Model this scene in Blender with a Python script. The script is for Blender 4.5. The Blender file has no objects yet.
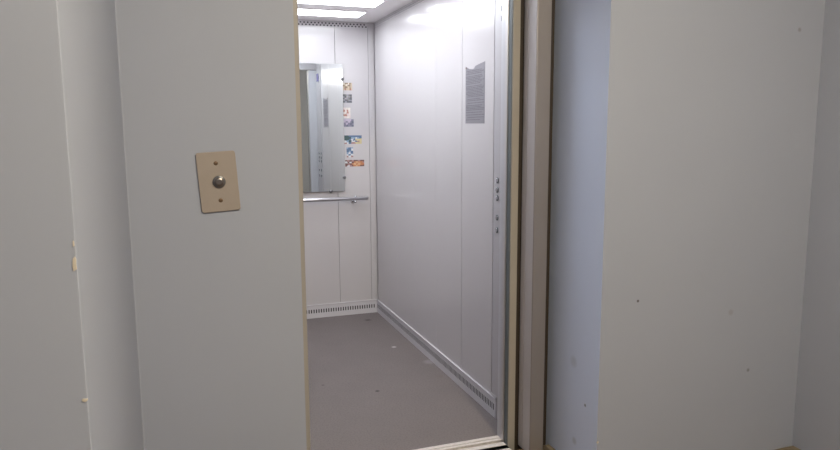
import bpy, bmesh, math, random
from mathutils import Vector, Matrix
random.seed(7)
scn = bpy.context.scene
C = bpy.context.collection

# ---------------------------------------------------------------- helpers
def srgb(r, g, b):
    def f(c):
        c /= 255.0
        return c / 12.92 if c <= 0.04045 else ((c + 0.055) / 1.055) ** 2.4
    return (f(r), f(g), f(b), 1.0)

def mat(name, col, rough=0.5, metal=0.0, var=0.0, vscale=3.0, bump=0.0, bscale=200.0,
        spots=(), stretch=(1, 1, 1), spec=0.5, emit=0.0, speck=0.0, speckscale=300.0, detail=3.0):
    m = bpy.data.materials.new(name); m.use_nodes = True
    nt = m.node_tree; N = nt.nodes; L = nt.links
    b = N['Principled BSDF']
    b.inputs['Roughness'].default_value = rough
    b.inputs['Metallic'].default_value = metal
    b.inputs['Specular IOR Level'].default_value = spec
    b.inputs['Base Color'].default_value = col
    tc = N.new('ShaderNodeTexCoord')
    mp = N.new('ShaderNodeMapping'); mp.inputs['Scale'].default_value = stretch
    L.new(tc.outputs['Object'], mp.inputs['Vector'])
    last = None
    def mix(fac, colr, mode='MIX'):
        nonlocal last
        x = N.new('ShaderNodeMix'); x.data_type = 'RGBA'; x.blend_type = mode
        if last is None: x.inputs[6].default_value = col
        else: L.new(last, x.inputs[6])
        x.inputs[7].default_value = colr
        L.new(fac, x.inputs[0]); last = x.outputs[2]
    if var > 0:
        n = N.new('ShaderNodeTexNoise'); n.inputs['Scale'].default_value = vscale
        n.inputs['Detail'].default_value = detail
        L.new(mp.outputs[0], n.inputs['Vector'])
        r = N.new('ShaderNodeMapRange'); r.inputs['From Min'].default_value = 0.3; r.inputs['From Max'].default_value = 0.75
        r.inputs['To Max'].default_value = var
        L.new(n.outputs['Fac'], r.inputs['Value'])
        mix(r.outputs[0], tuple(c * 0.6 for c in col[:3]) + (1,))
    if speck > 0:
        n = N.new('ShaderNodeTexNoise'); n.inputs['Scale'].default_value = speckscale; n.inputs['Detail'].default_value = 2
        L.new(tc.outputs['Object'], n.inputs['Vector'])
        r = N.new('ShaderNodeMapRange'); r.inputs['From Min'].default_value = 0.45; r.inputs['From Max'].default_value = 0.7
        r.inputs['To Max'].default_value = speck
        L.new(n.outputs['Fac'], r.inputs['Value'])
        mix(r.outputs[0], tuple(c * 0.35 for c in col[:3]) + (1,))
    for (p, rad, sc, strength) in spots:
        v = N.new('ShaderNodeVectorMath'); v.operation = 'DISTANCE'
        g = N.new('ShaderNodeNewGeometry'); L.new(g.outputs['Position'], v.inputs[0]); v.inputs[1].default_value = p
        r = N.new('ShaderNodeMapRange'); r.inputs['From Min'].default_value = rad; r.inputs['From Max'].default_value = rad * 0.4
        r.inputs['To Max'].default_value = strength
        L.new(v.outputs['Value'], r.inputs['Value'])
        mix(r.outputs[0], sc)
    if last is not None: L.new(last, b.inputs['Base Color'])
    if bump > 0:
        n = N.new('ShaderNodeTexNoise'); n.inputs['Scale'].default_value = bscale; n.inputs['Detail'].default_value = 2
        L.new(mp.outputs[0], n.inputs['Vector'])
        bp = N.new('ShaderNodeBump'); bp.inputs['Strength'].default_value = bump; bp.inputs['Distance'].default_value = 0.002
        L.new(n.outputs['Fac'], bp.inputs['Height']); L.new(bp.outputs[0], b.inputs['Normal'])
    if emit > 0:
        b.inputs['Emission Color'].default_value = col
        b.inputs['Emission Strength'].default_value = emit
    return m

def bx(bm, x0, x1, y0, y1, z0, z1, mi=0):
    vs = [bm.verts.new((x, y, z)) for z in (z0, z1) for y in (y0, y1) for x in (x0, x1)]
    for f in ((0, 2, 3, 1), (4, 5, 7, 6), (0, 1, 5, 4), (2, 6, 7, 3), (0, 4, 6, 2), (1, 3, 7, 5)):
        fc = bm.faces.new([vs[i] for i in f]); fc.material_index = mi
    return vs

def prism(bm, pts, z0, z1, mi=0):
    lo = [bm.verts.new((x, y, z0)) for x, y in pts]; hi = [bm.verts.new((x, y, z1)) for x, y in pts]
    n = len(pts)
    a = bm.faces.new(list(reversed(lo))); c = bm.faces.new(hi); a.material_index = c.material_index = mi
    for i in range(n):
        f = bm.faces.new((lo[i], lo[(i + 1) % n], hi[(i + 1) % n], hi[i])); f.material_index = mi

def tube(bm, p, q, r, n=20, r2=None, mi=0):
    p = Vector(p); q = Vector(q); d = (q - p).normalized(); r2 = r if r2 is None else r2
    a = d.orthogonal().normalized(); b = d.cross(a)
    A = [bm.verts.new(p + (a * math.cos(t) + b * math.sin(t)) * r) for t in [i * 2 * math.pi / n for i in range(n)]]
    B = [bm.verts.new(q + (a * math.cos(t) + b * math.sin(t)) * r2) for t in [i * 2 * math.pi / n for i in range(n)]]
    for i in range(n):
        f = bm.faces.new((A[i], A[(i + 1) % n], B[(i + 1) % n], B[i])); f.material_index = mi; f.smooth = True
    bm.faces.new(list(reversed(A))).material_index = mi; bm.faces.new(B).material_index = mi

def lathe(bm, org, axis, prof, n=28, mi=0):
    """prof: list of (dist along axis, radius)"""
    org = Vector(org); d = Vector(axis).normalized(); a = d.orthogonal().normalized(); b = d.cross(a)
    rings = []
    for h, r in prof:
        rings.append([bm.verts.new(org + d * h + (a * math.cos(t) + b * math.sin(t)) * r) for t in [i * 2 * math.pi / n for i in range(n)]])
    for k in range(len(rings) - 1):
        for i in range(n):
            f = bm.faces.new((rings[k][i], rings[k][(i + 1) % n], rings[k + 1][(i + 1) % n], rings[k + 1][i])); f.material_index = mi; f.smooth = True
    bm.faces.new(list(reversed(rings[0]))).material_index = mi; bm.faces.new(rings[-1]).material_index = mi

def obj(name, bm, mats, parent=None, bevel=0.0, segs=2):
    bmesh.ops.recalc_face_normals(bm, faces=bm.faces)
    me = bpy.data.meshes.new(name); bm.to_mesh(me); bm.free()
    if not isinstance(mats, (list, tuple)): mats = [mats]
    for m in mats: me.materials.append(m)
    o = bpy.data.objects.new(name, me); C.objects.link(o)
    if parent is not None:
        o.parent = parent
        par = parent; off = Matrix.Identity(4)
        # geometry was written in world metres: undo the parent's placement
        chain = []
        while par is not None: chain.append(par); par = par.parent
        for pz in reversed(chain): off = off @ pz.matrix_parent_inverse @ pz.matrix_basis
        o.matrix_parent_inverse = off.inverted()
    if bevel:
        md = o.modifiers.new('bevel', 'BEVEL'); md.width = bevel; md.segments = segs; md.limit_method = 'ANGLE'; md.angle_limit = math.radians(50)
    return o

def tag(o, label, cat, group=None):
    o['label'] = label; o['category'] = cat
    if group: o['group'] = group
    return o

def thing(name, label, cat, loc, group=None):
    o = bpy.data.objects.new(name, None); C.objects.link(o); o.location = loc; o.empty_display_size = 0.1
    return tag(o, label, cat, group)

def struct(name, bm, m, bevel=0.0, segs=2):
    o = obj(name, bm, m, None, bevel, segs); o['kind'] = 'structure'; return o

def B(): return bmesh.new()

# ---------------------------------------------------------------- measured places (metres)
YW = -2.777            # hall wall that holds the call button
YD = -2.395            # back of the door recess
XL, XR = -1.035, 0.083 # recess sides
XI = -1.526            # side of the projecting wall on the left
YP = -3.820            # face of the projecting wall
XE = 1.090             # right hall wall
HC = 2.70              # hall ceiling
H = 2.15               # cab ceiling
XC = -0.95             # cab left wall (right one is X=0)
YF = -2.24             # cab front

# ---------------------------------------------------------------- materials
dark = srgb(70, 62, 55)
wall_marks = [((0.247, YW, 0.729), 0.007, srgb(60, 52, 50), .9), ((0.813, YW, 0.382), 0.010, srgb(95, 95, 90), .6),
              ((0.965, YW, 1.767), 0.011, srgb(110, 104, 95), .5), ((0.703, YW, 0.64), 0.016, srgb(130, 125, 122), .35),
              ((XR, -2.69, 0.30), 0.008, srgb(70, 72, 80), .8), ((XR, -2.62, 0.12), 0.02, srgb(150, 158, 178), .5),
              ((XR, -2.60, 0.45), 0.03, srgb(150, 158, 178), .35)]
M_wall = mat('pale_blue_wall_paint', srgb(156, 161, 178), rough=.6, var=.08, vscale=2.2, bump=.07, bscale=60, spots=wall_marks, spec=.25)
M_reveal = mat('lightened_recess_blue', srgb(196, 207, 234), rough=.55, var=.06, vscale=3, bump=.07, bscale=60, spots=wall_marks[4:], spec=.3)  # recess faces: brightness put into the colour, lighter and bluer than the wall
M_ceil = mat('whitewash', srgb(225, 222, 215), rough=.9)
M_hfloor = mat('brown_hall_tile', srgb(120, 98, 74), rough=.6, var=.5, vscale=12, bump=.2)
M_cabwall = mat('white_enamelled_panel', srgb(193, 189, 192), rough=.15, var=.03, vscale=2.0, spec=.5)
M_post = mat('pale_grey_enamel', srgb(178, 175, 180), rough=.35, var=.03)
M_cabceil = mat('white_ceiling_panel', srgb(240, 236, 238), rough=.45)
M_cabfloor = mat('grey_rubber_floor', srgb(118, 110, 110), rough=.62, var=.22, vscale=5, speck=.35, speckscale=120, bump=.3, bscale=250, spec=.35,
                 spots=[((-0.13, -0.191, 0), .03, srgb(70, 62, 62), .9), ((-0.443, -1.535, 0), .016, srgb(50, 45, 45), .9),
                        ((-0.138, -0.856, 0), .02, srgb(190, 185, 185), .8), ((-0.02, -1.2, 0), .05, srgb(150, 145, 150), .5),
                        ((-0.70, -1.35, 0), .012, srgb(70, 62, 60), .7), ((-0.05, -1.45, 0), .03, srgb(110, 100, 98), .6)])
M_slot = mat('dark_slot', srgb(40, 38, 44), rough=.8)
M_kick = mat('grey_kick_plate', srgb(205, 202, 208), rough=.35, metal=.0)
M_alu = mat('aluminium_trim', srgb(205, 203, 205), rough=.32, metal=.85, bump=.1)
M_sill = mat('scuffed_aluminium_sill', srgb(222, 214, 212), rough=.5, metal=.2, var=.7, vscale=60, stretch=(1, 3, 1))
M_chrome = mat('polished_steel', srgb(215, 215, 220), rough=.18, metal=1)
M_rail = mat('satin_steel_rail', srgb(176, 174, 180), rough=.3, metal=.9)
M_clip = mat('dull_steel_clip', srgb(120, 120, 124), rough=.35, metal=.8)
M_mirror = mat('silvered_mirror_glass', srgb(238, 242, 241), rough=.004, metal=1)
M_medge = mat('mirror_edge_glass', srgb(150, 170, 170), rough=.2)
M_lamp = mat('lit_diffuser', (.92, .965, 1.0, 1), rough=.5, emit=13.0)
M_frame = mat('brushed_bronze_steel', srgb(150, 144, 144), rough=.42, metal=.55, var=.2, vscale=2, bump=.15, bscale=9)
M_frame_in = mat('grey_frame_paint', srgb(186, 182, 186), rough=.4, metal=.2)
M_beige = mat('beige_door_paint', srgb(156, 150, 144), rough=.45, var=.15, vscale=4, stretch=(1, 1, .4))
M_rubber = mat('dark_grey_edge_seal', srgb(92, 98, 102), rough=.6)
M_brown = mat('shaded_gap_brown', srgb(48, 38, 32), rough=.7)  # shade of the gaps around door and frame, painted as dark brown
M_cardoor = mat('grey_car_door_steel', srgb(196, 196, 202), rough=.35, metal=.35)
M_plate = mat('beige_call_plate_plastic', srgb(149, 139, 134), rough=.5, var=.10, vscale=30, bump=.1)
M_screw = mat('brown_screw_head', srgb(110, 88, 70), rough=.4, metal=.6)
M_sheet = mat('grey_notice_sheet', srgb(138, 135, 142), spec=.2, rough=.65, var=.25, vscale=14, stretch=(1, .5, 3))
M_ink = mat('notice_ink', srgb(92, 89, 98), rough=.6)
M_chip = mat('bare_plaster', srgb(200, 190, 178), rough=.9, var=.3, vscale=120)
M_mortar = mat('ochre_mortar', srgb(122, 110, 95), rough=.95, var=.5, vscale=30, bump=.6, bscale=40)

# ---------------------------------------------------------------- hall shell
bm = B()
prism(bm, [(-3.35, -7.0), (-3.2, -7.0), (-3.2, YP), (XI, YP), (XI, -2.0), (-3.35, -2.0)], 0, HC)
wl = struct('wall_left', bm, M_wall, bevel=.0015, segs=2)
bm = B()   # wall with the recessed doorway, one solid
prism(bm, [(XI, YW), (XL, YW), (XL, YD), (XI, YD)], 0, HC)
prism(bm, [(XR, YW), (XE, YW), (XE, YD), (XR, YD)], 0, HC)
prism(bm, [(XL, YW), (XR, YW), (XR, YD), (XL, YD)], 2.25, HC)
bmesh.ops.remove_doubles(bm, verts=bm.verts, dist=1e-5)
bm.faces.ensure_lookup_table()
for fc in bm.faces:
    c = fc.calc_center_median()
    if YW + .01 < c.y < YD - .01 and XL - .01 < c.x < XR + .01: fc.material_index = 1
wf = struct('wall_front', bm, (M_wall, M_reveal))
bm = B()   # curved plaster fillets where walls meet (soft inner corners)
def fillet(cx, cy, sx, sy, r, z0=0, z1=HC, n=8):
    pts = [(cx, cy)]
    for i in range(n + 1):
        t = math.pi / 2 * i / n
        pts.append((cx + sx * r * (1 - math.sin(t)), cy + sy * r * (1 - math.cos(t))))
    prism(bm, pts, z0, z1)
fillet(XI, YW, 1, -1, .005, n=10)
struct('trim_1', bm, M_wall)
bm = B(); bx(bm, XE, XE + .15, -7.0, YD, 0, HC); struct('wall_right', bm, M_wall)
bm = B(); bx(bm, -3.35, XE + .15, -7.15, -7.0, 0, HC); struct('wall_back', bm, M_wall)
bm = B(); bx(bm, -3.35, XE + .15, -7.15, -2.0, HC, HC + .1); struct('ceiling', bm, M_ceil)
bm = B(); bx(bm, -3.35, XE + .15, -7.15, YD, -.12, 0); struct('floor', bm, M_hfloor)

# paint chips on the corner edge of the projecting wall and on the recess edge
def chip(parent, p, u, v, w, h, seed):
    rnd = random.Random(seed); bm = B(); p = Vector(p); u = Vector(u); v = Vector(v); n = u.cross(v)
    ring = []; ring2 = []
    for i in range(11):
        t = i * 2 * math.pi / 11; k = rnd.uniform(.65, 1.1)
        q = p + u * (w / 2 * k * math.cos(t)) + v * (h / 2 * k * math.sin(t))
        ring.append(bm.verts.new(q + n * .0012)); ring2.append(bm.verts.new(q - n * .002))
    bm.faces.new(ring); bm.faces.new(list(reversed(ring2)))
    for i in range(11): bm.faces.new((ring[i], ring2[i], ring2[(i + 1) % 11], ring[(i + 1) % 11]))
    return obj('paint_chip', bm, M_chip, parent)
chip(wl, (XI - .0035, YP, 1.195), (1, 0, 0), (0, 0, 1), .006, .026, 1)
chip(wl, (XI - .004, YP, .992), (1, 0, 0), (0, 0, 1), .008, .006, 2)
chip(wl, (XI - .003, YP, 1.225), (1, 0, 0), (0, 0, 1), .003, .010, 3)
chip(wf, (XR + .004, YW, .185), (1, 0, 0), (0, 0, 1), .010, .012, 4)

# rough plaster left at the foot of the walls
def lump(name, pts, z1, parent):
    bm = B(); rnd = random.Random(len(pts)); 
    lo = [bm.verts.new((x, y, 0)) for x, y in pts]
    cx = sum(p[0] for p in pts) / len(pts); cy = sum(p[1] for p in pts) / len(pts)
    hi = [bm.verts.new((cx + (x - cx) * .65, cy + (y - cy) * .65, z1 * rnd.uniform(.7, 1))) for x, y in pts]
    n = len(pts)
    for i in range(n): bm.faces.new((lo[i], lo[(i + 1) % n], hi[(i + 1) % n], hi[i]))
    bm.faces.new(hi); bm.faces.new(list(reversed(lo)))
    return obj(name, bm, M_mortar, parent)
lump('mortar_patch', [(.055, -2.397), (.083, -2.397), (.083, -2.60), (.070, -2.60), (.045, -2.50)], .022, wf)
lump('mortar_patch', [(XE, YW), (XE - .10, YW), (XE - .06, YW - .03), (XE - .02, YW - .07), (XE, YW - .12)], .012, wf)

# ---------------------------------------------------------------- elevator cab
cab = thing('elevator_cab', 'white panelled elevator car with grey floor, open beyond the recessed doorway', 'elevator', (-.475, -1.12, 0))
G = .0015
def side_wall(x, s):
    """x inner face, s=+1 wall lies on +x side"""
    bm = B()
    seams = [(-.02, G), (-.505, .0003), (-.882, .0003), (-1.259, .0006), (-1.636, .0022), (-2.013, .005), (YF - .0, G)]
    for i in range(len(seams) - 1):
        ya, ga = seams[i]; yb, gb = seams[i + 1]
        x0, x1 = sorted((x, x + s * .015))
        bx(bm, x0, x1, yb + gb, ya - ga, 0.0, H)
    x0, x1 = sorted((x + s * .012, x + s * .03))
    bx(bm, x0, x1, YF, 0, 0, H)
    return obj('side_wall', bm, M_cabwall, cab)
wr = side_wall(0, 1); wlft = side_wall(XC, -1)
bm = B()
bs = [XC + .045, -.66, -.29, -.045]
for i in range(3): bx(bm, bs[i] + G, bs[i + 1] - G, 0, .015, 0, H)
bx(bm, XC - .03, .03, .012, .03, 0, H)
obj('back_wall', bm, M_cabwall, cab)
for a, b in ((-.045, 0), (XC, XC + .045)):
    bm = B(); bx(bm, a + .0008, b - .0002, -.0015, .014, 0, H); obj('corner_post', bm, M_cabwall, cab, bevel=.001)
bm = B(); bx(bm, XC - .03, .03, YF, .03, H, H + .03); obj('cab_ceiling', bm, M_cabceil, cab)
bm = B(); bx(bm, XC - .03, .03, YF, .03, -.03, 0); obj('cab_floor', bm, M_cabfloor, cab)
# front of the cab : transom above the door, narrow return on the left
bm = B(); bx(bm, XC - .03, .03, YF - .02, YF, 2.0, H + .03); bx(bm, XC - .03, XC + .01, YF - .02, YF, 0, 2.0)
obj('front_wall', bm, M_post, cab)

# perforated kick plates and vent strips: plate with real slots over a dark cavity
def slotted(name, org, u, n, length, z0, z1, s0, s1, pitch, sw, mats, rows=1, thick=.006, front=.0, ledge=False):
    """plate runs from org along u, n = outward normal, slots between z s0..s1"""
    bm = B(); org = Vector(org); u = Vector(u); n = Vector(n)
    def bar(a, b, za, zb, t0, t1, mi=0):
        P = [org + u * a + n * t0, org + u * b + n * t0, org + u * b + n * t1, org + u * a + n * t1]
        prism(bm, [(p.x, p.y) for p in P], za, zb, mi)
    t1 = front + thick
    bar(0, length, z0, z1, 0, front + thick * .3, 0)
    cur = z0
    for r in range(rows):
        a = s0 + (s1 - s0) * r / rows * 1.0; b = a + (s1 - s0) / rows * (1.0 if rows == 1 else .62)
        bar(0, length, cur, a, front + thick * .3, t1); cur = b
        bar(0, length, a, b, front + thick * .3, front + thick * .35, 1)
        off = pitch / 2 if r % 2 else 0
        k = 0; x = off
        prev = 0
        while x + sw < length:
            bar(prev, x, a, b, front + thick * .3, t1) if x > prev else None
            prev = x + sw; x += pitch
        bar(prev, length, a, b, front + thick * .3, t1)
    bar(0, length, cur, z1, front + thick * .3, t1)
    if ledge: bar(0, length, z1, z1 + .005, 0, t1 + .004)
    return obj(name, bm, mats, cab)
KP = (M_kick, M_slot)
slotted('kick_plate', (XC + .01, 0, 0), (1, 0, 0), (0, -1, 0), .95 - .018, 0.0, .096, .038, .066, .0185, .0085, KP, front=.004, thick=.0012, ledge=True)
slotted('kick_plate', (0, -.008, 0), (0, -1, 0), (-1, 0, 0), 2.062, 0.0, .096, .036, .068, .0185, .0100, KP, front=.004, thick=.0012, ledge=True)
slotted('kick_plate', (XC, -.008, 0), (0, -1, 0), (1, 0, 0), 2.062, 0.0, .096, .036, .068, .0185, .0100, KP, front=.004, thick=.0012, ledge=True)
M_vent = mat('grey_vent_strip', srgb(192, 189, 192), rough=.5)
slotted('vent_strip', (XC + .045, 0, 0), (1, 0, 0), (0, -1, 0), .86, 2.110, H, 2.114, 2.144, .0255, .011, (M_vent, M_slot), rows=2, front=.0, thick=.0015)
slotted('vent_strip', (0, -.02, 0), (0, -1, 0), (-1, 0, 0), 2.2, 2.116, H, 2.120, 2.146, .019, .008, (M_vent, M_slot), rows=2, front=.0, thick=.0015)
slotted('vent_strip', (XC, -.02, 0), (0, -1, 0), (1, 0, 0), 2.2, 2.116, H, 2.120, 2.146, .019, .008, (M_vent, M_slot), rows=2, front=.0, thick=.0015)

# control column by the door, with its button studs
bm = B(); bx(bm, -.0025, .0, YF + .004, -2.020, .11, 2.105)
cp = obj('control_column', bm, M_post, cab)
bm = B(); bx(bm, -.007, .001, -2.075, -2.0155, .108, .112); obj('bracket', bm, M_alu, cab)
for z in (1.150, 1.106, 1.069, .977, .919):
    for y in (-2.062, -2.165):
        bm = B(); lathe(bm, (-.002, y, z), (-1, 0, 0), [(0, .0135), (.004, .0135), (.0045, .0115)], 20)
        lathe(bm, (-.0062, y, z), (-1, 0, 0), [(0, .0105), (.0015, .0095)], 20, mi=1)
        obj('control_button', bm, (M_rubber, M_chrome), cp)
bm = B(); bx(bm, -.006, -.002, -2.20, -2.105, 1.875, 1.955)
M_disp = mat('violet_display_window', srgb(88, 80, 150), rough=.2)
obj('floor_display', bm, M_disp, cp, bevel=.001)['label'] = 'violet floor display window'
for z in (1.912, 1.868):
    bm = B(); bx(bm, -.0045, -.002, -2.096, -2.082, z - .011, z + .011); obj('indicator_slot', bm, M_rubber, cp, bevel=.002)

# car sill with grooves
def sill(parent, x0, x1, y0, y1, grooves, m):
    bm = B(); bx(bm, x0, x1, y0, y1, -.033, -.006)
    ys = [y0] + [v for g in grooves for v in g] + [y1]
    for i in range(0, len(ys), 2): bx(bm, x0, x1, ys[i], ys[i + 1], -.006, .002)
    return obj('door_sill', bm, m, parent, bevel=.0006)
sill(cab, XC - .02, -.0, -2.286, YF, [(-2.268, -2.262)], M_sill)

# ---------------------------------------------------------------- ceiling lights
for i, yc in enumerate((-.346, -.758, -1.170, -1.582, -1.990)):  # last panel is added out of view to light the recess
    lab = ['lit rectangular ceiling panel light nearest the mirror wall', 'lit rectangular ceiling panel light, second from the mirror wall, cut by the photo top',
           'lit rectangular ceiling panel light, third from the mirror wall, reflected in side wall', 'lit rectangular ceiling panel light, fourth from the mirror wall, above the notice',
           'added, unseen ceiling panel light nearest the elevator doorway'][i]
    t = thing('ceiling_light', lab, 'light', (-.47, yc, H), 'panel lights in the elevator ceiling')
    bm = B(); x0, x1, y0, y1 = -.765, -.175, yc - .113, yc + .113
    for k in range(3):
        ya = y0 + .004 + k * .0727; bx(bm, x0 + .004, x1 - .004, ya, ya + .0725, H - .006, H - .0005)
    obj('diffuser', bm, M_lamp, t)
    bm = B()
    bx(bm, x0, x1, y0, y0 + .004, H - .008, H - .0002); bx(bm, x0, x1, y1 - .004, y1, H - .008, H - .0002)
    bx(bm, x0, x0 + .004, y0 + .004, y1 - .004, H - .008, H - .0002); bx(bm, x1 - .004, x1, y0 + .004, y1 - .004, H - .008, H - .0002)
    obj('frame', bm, M_cabceil, t)

# ---------------------------------------------------------------- mirror, handrail
t = thing('wall_mirror', 'tall frameless mirror clipped to the back wall above the handrail', 'mirror', (-.475, -.012, .94))
bm = B(); bx(bm, -.712, -.2415, -.020, -.0195, .942, 1.850); obj('mirror_glass', bm, M_mirror, t)
bm = B(); bx(bm, -.7122, -.2413, -.0195, -.015, .9418, 1.8502); obj('mirror_back', bm, M_medge, t)
bm = B(); bx(bm, -.69, -.27, -.015, 0, .97, 1.82); obj('mounting_board', bm, M_medge, t)
def clip(x, z, dx, dz):
    bm = B(); tube(bm, (x + dx * .004, -.0245, z + dz * .004), (x + dx * .004, -.001, z + dz * .004), .007, 14)
    lathe(bm, (x, -.0205, z), (0, -1, 0), [(0, .013), (.002, .0125), (.005, .006)], 18)
    obj('mirror_clip', bm, M_clip, t)
for z in (1.747, 1.040): clip(-.244, z, 1, 0); clip(-.709, z, -1, 0)
clip(-.346, .942, 0, -1); clip(-.604, .942, 0, -1)

t = thing('handrail', 'straight silver metal handrail across the back wall under the mirror', 'handrail', (-.475, -.0, .889))
bm = B(); tube(bm, (-.866, -.08, .889), (-.084, -.08, .889), .0125, 24); obj('rail', bm, M_rail, t, bevel=.002)
for x in (-.178, -.772):
    bm = B(); tube(bm, (x, -.080, .872), (x, -.080, .862), .007, 14); tube(bm, (x, -.083, .862), (x, -.004, .862), .006, 14)
    lathe(bm, (x, -.0006, .862), (0, -1, 0), [(0, .018), (.005, .017), (.007, .010)], 18)
    lathe(bm, (x, -.080, .900), (0, 0, 1), [(0, .011), (.005, .009), (.007, .003)], 16)
    obj('bracket', bm, M_chrome, t)

# ---------------------------------------------------------------- pictures stuck beside the mirror
def picmat(name, spec):
    g = sum(spec) / 3; spec = tuple((c * .72 + g * .28) * .88 + 18 for c in spec)
    return mat(name, srgb(*spec), rough=.45, var=.5, vscale=60, detail=4)
PAL = {}
def pal(c):
    if c not in PAL: PAL[c] = picmat('print_ink_%02x%02x%02x' % c, c)
    return PAL[c]
def picture(label, x0, x1, z0, z1, rows, tilt=0):
    bm = B(); cols = sorted({c for r in rows for c in r}); nz = len(rows); nx = len(rows[0])
    xc, zc = (x0 + x1) / 2, (z0 + z1) / 2
    W = x1 - x0; Hh = z1 - z0; k = .0015
    rnd = random.Random(int(z0 * 1000))
    grid = [[(i / nx * W - W / 2 + (rnd.uniform(-.3, .3) * W / nx if 0 < i < nx else 0), Hh / 2 - j / nz * Hh + (rnd.uniform(-.3, .3) * Hh / nz if 0 < j < nz else 0)) for i in range(nx + 1)] for j in range(nz + 1)]
    ca, sa = math.cos(tilt), math.sin(tilt)
    V = [[bm.verts.new((xc + a * ca - b * sa, -k, zc + a * sa + b * ca)) for a, b in r] for r in grid]
    for j in range(nz):
        for i in range(nx):
            f = bm.faces.new((V[j][i], V[j + 1][i], V[j + 1][i + 1], V[j][i + 1])); f.material_index = cols.index(rows[j][i])
    r = bmesh.ops.extrude_face_region(bm, geom=bm.faces[:])
    bmesh.ops.translate(bm, verts=[v for v in r['geom'] if isinstance(v, bmesh.types.BMVert)], vec=(0, k - .0002, 0))
    o = obj('picture_magnet', bm, [pal(c) for c in cols])
    return tag(o, label, 'picture', 'small pictures stuck beside the mirror')
tn, br, rd, ck = (214, 186, 150), (150, 120, 88), (190, 110, 90), (236, 222, 200)
picture('small tan and brown picture, topmost beside the mirror', -.236, -.168, 1.668, 1.722,
        [[ck, br, br, ck, br, tn], [br, tn, ck, br, br, tn], [tn, br, br, tn, br, tn], [tn, rd, tn, tn, rd, tn]])
g1, g2, g3, g4 = (92, 94, 104), (150, 148, 160), (176, 168, 166), (120, 116, 112)
picture('small dark grey picture, second from the top beside the mirror', -.238, -.172, 1.580, 1.640,
        [[g1, g4, g2, g4, g1], [g2, g1, g3, g2, g4], [g1, g3, g2, g4, g1], [g2, g1, g4, g2, g2], [g1, g2, g1, g1, g1]])
pk, rr, cr = (240, 214, 208), (204, 124, 104), (238, 226, 214)
picture('small pale pink picture with red mark, third from the top', -.238, -.185, 1.470, 1.545,
        [[pk, cr, cr, cr], [rr, pk, rr, cr], [pk, cr, rr, cr], [rr, rr, pk, pk], [cr, pk, cr, pk]])
v1, v2, v3 = (196, 176, 204), (128, 122, 150), (92, 98, 122)
picture('small mauve and slate landscape picture below the pink one', -.236, -.162, 1.408, 1.462,
        [[v1, v1, v1, v1, v2], [v1, v2, v1, v2, v3], [v2, v1, v2, v3, v2], [v2, v3, v2, v2, v3]])
s1, s2, gr, ye, rs = (70, 104, 156), (120, 160, 200), (48, 84, 88), (216, 196, 130), (176, 120, 120)
wh = (216, 220, 226)
picture('wide blue, green and yellow seaside picture, largest beside the mirror', -.234, -.104, 1.283, 1.345,
        [[gr, gr, s1, s1, s1, s1, s1, s1], [gr, gr, gr, s2, s2, wh, s2, s1], [gr, gr, s1, wh, s1, ye, ye, ye], [wh, s2, gr, wh, wh, s1, rs, ye], [rs, wh, s1, rs, rs, ye, ye, ye]])
picture('small upright blue picture between the two widest pictures', -.219, -.170, 1.186, 1.258,
        [[s2, s1, s2], [s1, s1, wh], [s1, s2, s1], [s2, wh, s1], [wh, s1, wh], [rs, wh, rs]], .02)
o1, o2, m1 = (216, 120, 62), (232, 168, 110), (120, 66, 60)
picture('wide orange and maroon picture, lowest beside the mirror', -.231, -.088, 1.118, 1.166,
        [[m1, rs, m1, rs, m1, m1, rs, m1, m1], [wh, m1, wh, m1, o1, o2, o1, o1, rs], [m1, rs, m1, o1, o2, o1, o2, o1, o1], [m1, wh, rs, m1, o1, o2, o1, m1, m1]])

# ---------------------------------------------------------------- notice on the right wall of the cab
t = thing('notice_sheet', 'grey printed notice with a torn top edge on the white side wall', 'notice', (0, -1.795, 1.413))
yA, yB = -1.683, -1.909
out = [(yA, 1.413), (yB, 1.411), (yB - .002, 1.700), (-1.868, 1.696), (-1.83, 1.692), (-1.80, 1.688), (-1.785, 1.678), (-1.772, 1.676), (-1.745, 1.679), (-1.722, 1.681), (-1.705, 1.688), (yA, 1.694)]
bm = B(); a = [bm.verts.new((-.0012, y, z)) for y, z in out]; b = [bm.verts.new((-.0002, y, z)) for y, z in out]
bm.faces.new(a); bm.faces.new(list(reversed(b)))
for i in range(len(out)): bm.faces.new((a[i], a[(i + 1) % len(out)], b[(i + 1) % len(out)], b[i]))
obj('sheet', bm, M_sheet, t)
bm = B(); z = 1.668; rnd = random.Random(3)
while z > 1.425:
    y = -1.690 - (rnd.choice((0, 0, .02))); end = -1.902 + rnd.uniform(0, .05)
    while y > end:
        w = rnd.uniform(.008, .028); y2 = max(y - w, -1.903)
        bx(bm, -.0016, -.0012, y2, y, z - .0013, z + .0013); y = y2 - .004
    z -= rnd.choice((.0072, .0072, .0072, .012))
obj('text_lines', bm, M_ink, t)
bm = B(); bx(bm, -.003, -.0012, -1.696, -1.686, 1.682, 1.690); obj('tack', bm, M_screw, t, bevel=.001)

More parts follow.
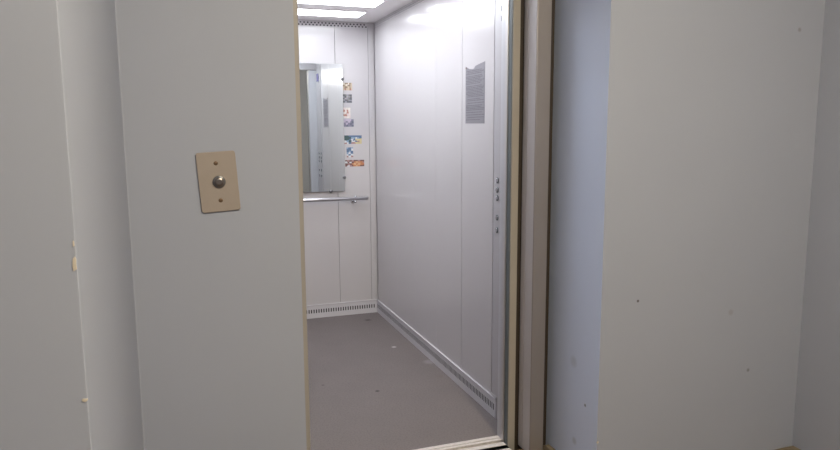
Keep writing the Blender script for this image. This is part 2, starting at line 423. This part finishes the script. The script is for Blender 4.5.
# ---------------------------------------------------------------- doors (all slid open to the right)
t = thing('elevator_door', 'pale grey steel car door panel slid open, its edge beside the control column', 'door', (.15, -2.263, 0), 'open sliding door panels')
bm = B(); bx(bm, -.080, .40, -2.279, YF - .002, .006, 1.994); obj('panel', bm, M_cardoor, t, bevel=.002)
bm = B(); bx(bm, -.083, -.062, -2.306, -2.2835, .006, 1.994); obj('edge_lip', bm, M_alu, t, bevel=.002)
bm = B(); bx(bm, -.076, .40, -2.2835, -2.279, .006, 1.994); obj('seal', bm, M_slot, t)
t = thing('elevator_door', 'beige landing door panel slid open behind the steel frame upright', 'door', (.16, -2.33, 0), 'open sliding door panels')
bm = B(); bx(bm, -.0775, -.0445, -2.346, -2.316, -.03, 2.02); 
obj('panel', bm, M_beige, t, bevel=.003)['label'] = 'beige rounded leading edge'
bm = B(); bx(bm, -.0795, -.0775, -2.340, -2.310, -.03, 2.02); obj('edge_seal', bm, M_rubber, t)
bm = B(); bx(bm, -.0445, .40, -2.340, -2.316, -.03, 2.02); obj('door_leaf', bm, M_brown, t)['label'] = 'leaf behind the frame, dark brown for the shaded gap'  # dark brown stands in for the shaded gap beside the upright

# landing door frame with sill
t = thing('door_frame', 'brown-grey steel frame around the elevator opening inside the wall recess', 'door frame', (-.475, -2.40, 0))
bm = B()   # right upright: channel section
prism(bm, [(-.030, -2.350), (-.030, -2.3835), (-.0285, -2.3835), (-.0285, -2.3865), (-.030, -2.3865), (-.030, -2.449), (-.018, -2.449), (-.018, -2.350)], 0, 2.16)
r_in = obj('upright', bm, M_frame_in, t)
r_in['label'] = 'grey inner side of the right upright'
bm = B(); bx(bm, -.030, .034, -2.456, -2.449, 0, 2.16); bx(bm, .028, .034, -2.449, -2.400, 0, 2.16)
obj('upright_face', bm, M_frame, t, bevel=.0025)['label'] = 'brown brushed steel face with small dents'
bm = B(); bx(bm, .028, .0345, -2.4, -2.345, 0, 2.16); bx(bm, .0345, .10, -2.394, -2.35, 0, 2.16); obj('frame_back', bm, M_brown, t)  # coloured dark for the shade in the narrow gap behind the upright
bm = B(); bx(bm, -1.027, -.966, -2.456, -2.350, 0, 2.16); obj('upright', bm, M_beige, t, bevel=.003)['label'] = 'beige left upright'
bm = B(); bx(bm, -.966, -.030, -2.456, -2.350, 2.02, 2.16); obj('header', bm, M_frame, t, bevel=.002)
sill(t, -1.0, -.0812, -2.395, -2.3065, [(-2.345, -2.338), (-2.370, -2.363)], M_sill)
bm = B(); bx(bm, -1.1, .16, -2.37, -2.3065, -.12, -.034); obj('sill_angle', bm, M_brown, t)

# ---------------------------------------------------------------- call button plate
cx, cz, W2, H2 = -1.2735, 1.2325, .0565, .0895
t = thing('call_button_plate', 'tilted beige call plate with round metal button on the blue-grey wall', 'call button', (cx, YW, cz - H2))
def plate_xz(a, b, th=math.radians(3.4)): return (cx + a * math.cos(th) - b * math.sin(th), cz + a * math.sin(th) + b * math.cos(th))
pts = []
r = .008
for (sx, sz, a0) in ((1, 1, 0), (-1, 1, 90), (-1, -1, 180), (1, -1, 270)):
    for i in range(6):
        an = math.radians(a0 + 18 * i); pts.append((sx * (W2 - r) + r * math.cos(an), sz * (H2 - r) + r * math.sin(an)))
bm = B()
def ring(sc, y): return [bm.verts.new((plate_xz(a * sc, b * sc)[0], y, plate_xz(a * sc, b * sc)[1])) for a, b in pts]
R = [ring(1, YW - .0002), ring(1, YW - .0045), ring(.98, YW - .0062)]
for k in range(2):
    for i in range(24): bm.faces.new((R[k][i], R[k][(i + 1) % 24], R[k + 1][(i + 1) % 24], R[k + 1][i]))
bm.faces.new(R[2]); bm.faces.new(list(reversed(R[0])))
obj('plate', bm, M_plate, t)
x, z = plate_xz(.002, 0)
bm = B(); lathe(bm, (x, YW - .006, z), (0, -1, 0), [(0, .0185), (.004, .0185), (.0065, .0165), (.0065, .0140)], 32)
obj('button_bezel', bm, M_clip, t)
bm = B(); lathe(bm, (x, YW - .010, z), (0, -1, 0), [(0, .0138), (.0045, .0138), (.0065, .0118), (.0072, .006)], 32)
M_btn = mat('worn_steel_button', srgb(130, 124, 122), rough=.3, metal=.9, var=.5, vscale=150)
obj('button', bm, M_btn, t)
for b_ in (.0555, -.0555):
    x, z = plate_xz(-.002 if b_ > 0 else .001, b_)
    bm = B(); lathe(bm, (x, YW - .0058, z), (0, -1, 0), [(0, .0065), (.0012, .006), (.002, .003)], 18)
    bx(bm, x - .0045, x + .0045, YW - .0084, YW - .0078, z - .0008, z + .0008)
    obj('screw', bm, M_screw, t)

# ---------------------------------------------------------------- hall lamp (above and behind the viewer)
def hall_lamp(loc, label, power, col):
    t = thing('hall_lamp', label, 'lamp', (loc[0], loc[1], HC))
    M_g = mat('lit_hall_shade', col, rough=.5, emit=power)
    bm = B(); lathe(bm, (loc[0], loc[1], HC - .03), (0, 0, -1), [(0, .15), (.03, .148), (.055, .12), (.07, .06)], 32); obj('lamp_shade', bm, M_g, t)
    bm = B(); lathe(bm, (loc[0], loc[1], HC), (0, 0, -1), [(0, .165), (.03, .165)], 32); obj('lamp_base', bm, M_post, t)
hall_lamp((-.35, -4.75), 'round opal ceiling lamp of the landing, above the viewer', 345.0, (1.0, .885, .64, 1))

t = thing('wall_lamp', 'rectangular lit wall lamp high on the wall behind the viewer, seen only as a reflection', 'lamp', (-1.35, -7.0, 2.31))
bm = B(); bx(bm, -1.64, -1.08, -6.998, -6.97, 2.215, 2.405); obj('lamp_base', bm, M_post, t)
bm = B(); bx(bm, -1.62, -1.10, -6.97, -6.94, 2.235, 2.385); obj('lamp_shade', bm, mat('lit_wall_lamp_shade', (1, .96, .92, 1), emit=24.0), t, bevel=.01)

# ---------------------------------------------------------------- camera
cam = bpy.data.cameras.new('camera'); co = bpy.data.objects.new('camera', cam); C.objects.link(co)
f, yaw, pi_, ro = 677.99, .34054477, .13946839, -.00561722
fw = Vector((math.sin(yaw) * math.cos(pi_), math.cos(yaw) * math.cos(pi_), -math.sin(pi_)))
r = Vector((math.cos(yaw), -math.sin(yaw), 0)); u = r.cross(fw)
r2 = r * math.cos(ro) + u * math.sin(ro); u2 = -r * math.sin(ro) + u * math.cos(ro)
Mx = Matrix((r2, u2, -fw)).transposed().to_4x4(); Mx.translation = Vector((-1.382118, -4.88201, 1.3825355))
co.matrix_world = Mx
cam.sensor_fit = 'HORIZONTAL'; cam.sensor_width = 36; cam.lens = f / 840 * 36; cam.clip_start = .02
scn.camera = co

# ---------------------------------------------------------------- world and view
w = bpy.data.worlds.new('world'); scn.world = w; w.use_nodes = True
w.node_tree.nodes['Background'].inputs[0].default_value = (.02, .02, .022, 1)
w.node_tree.nodes['Background'].inputs[1].default_value = .3
scn.view_settings.view_transform = 'Standard'; scn.view_settings.look = 'None'
scn.view_settings.exposure = 0.0; scn.view_settings.gamma = 1; scn.view_settings.use_curve_mapping = False
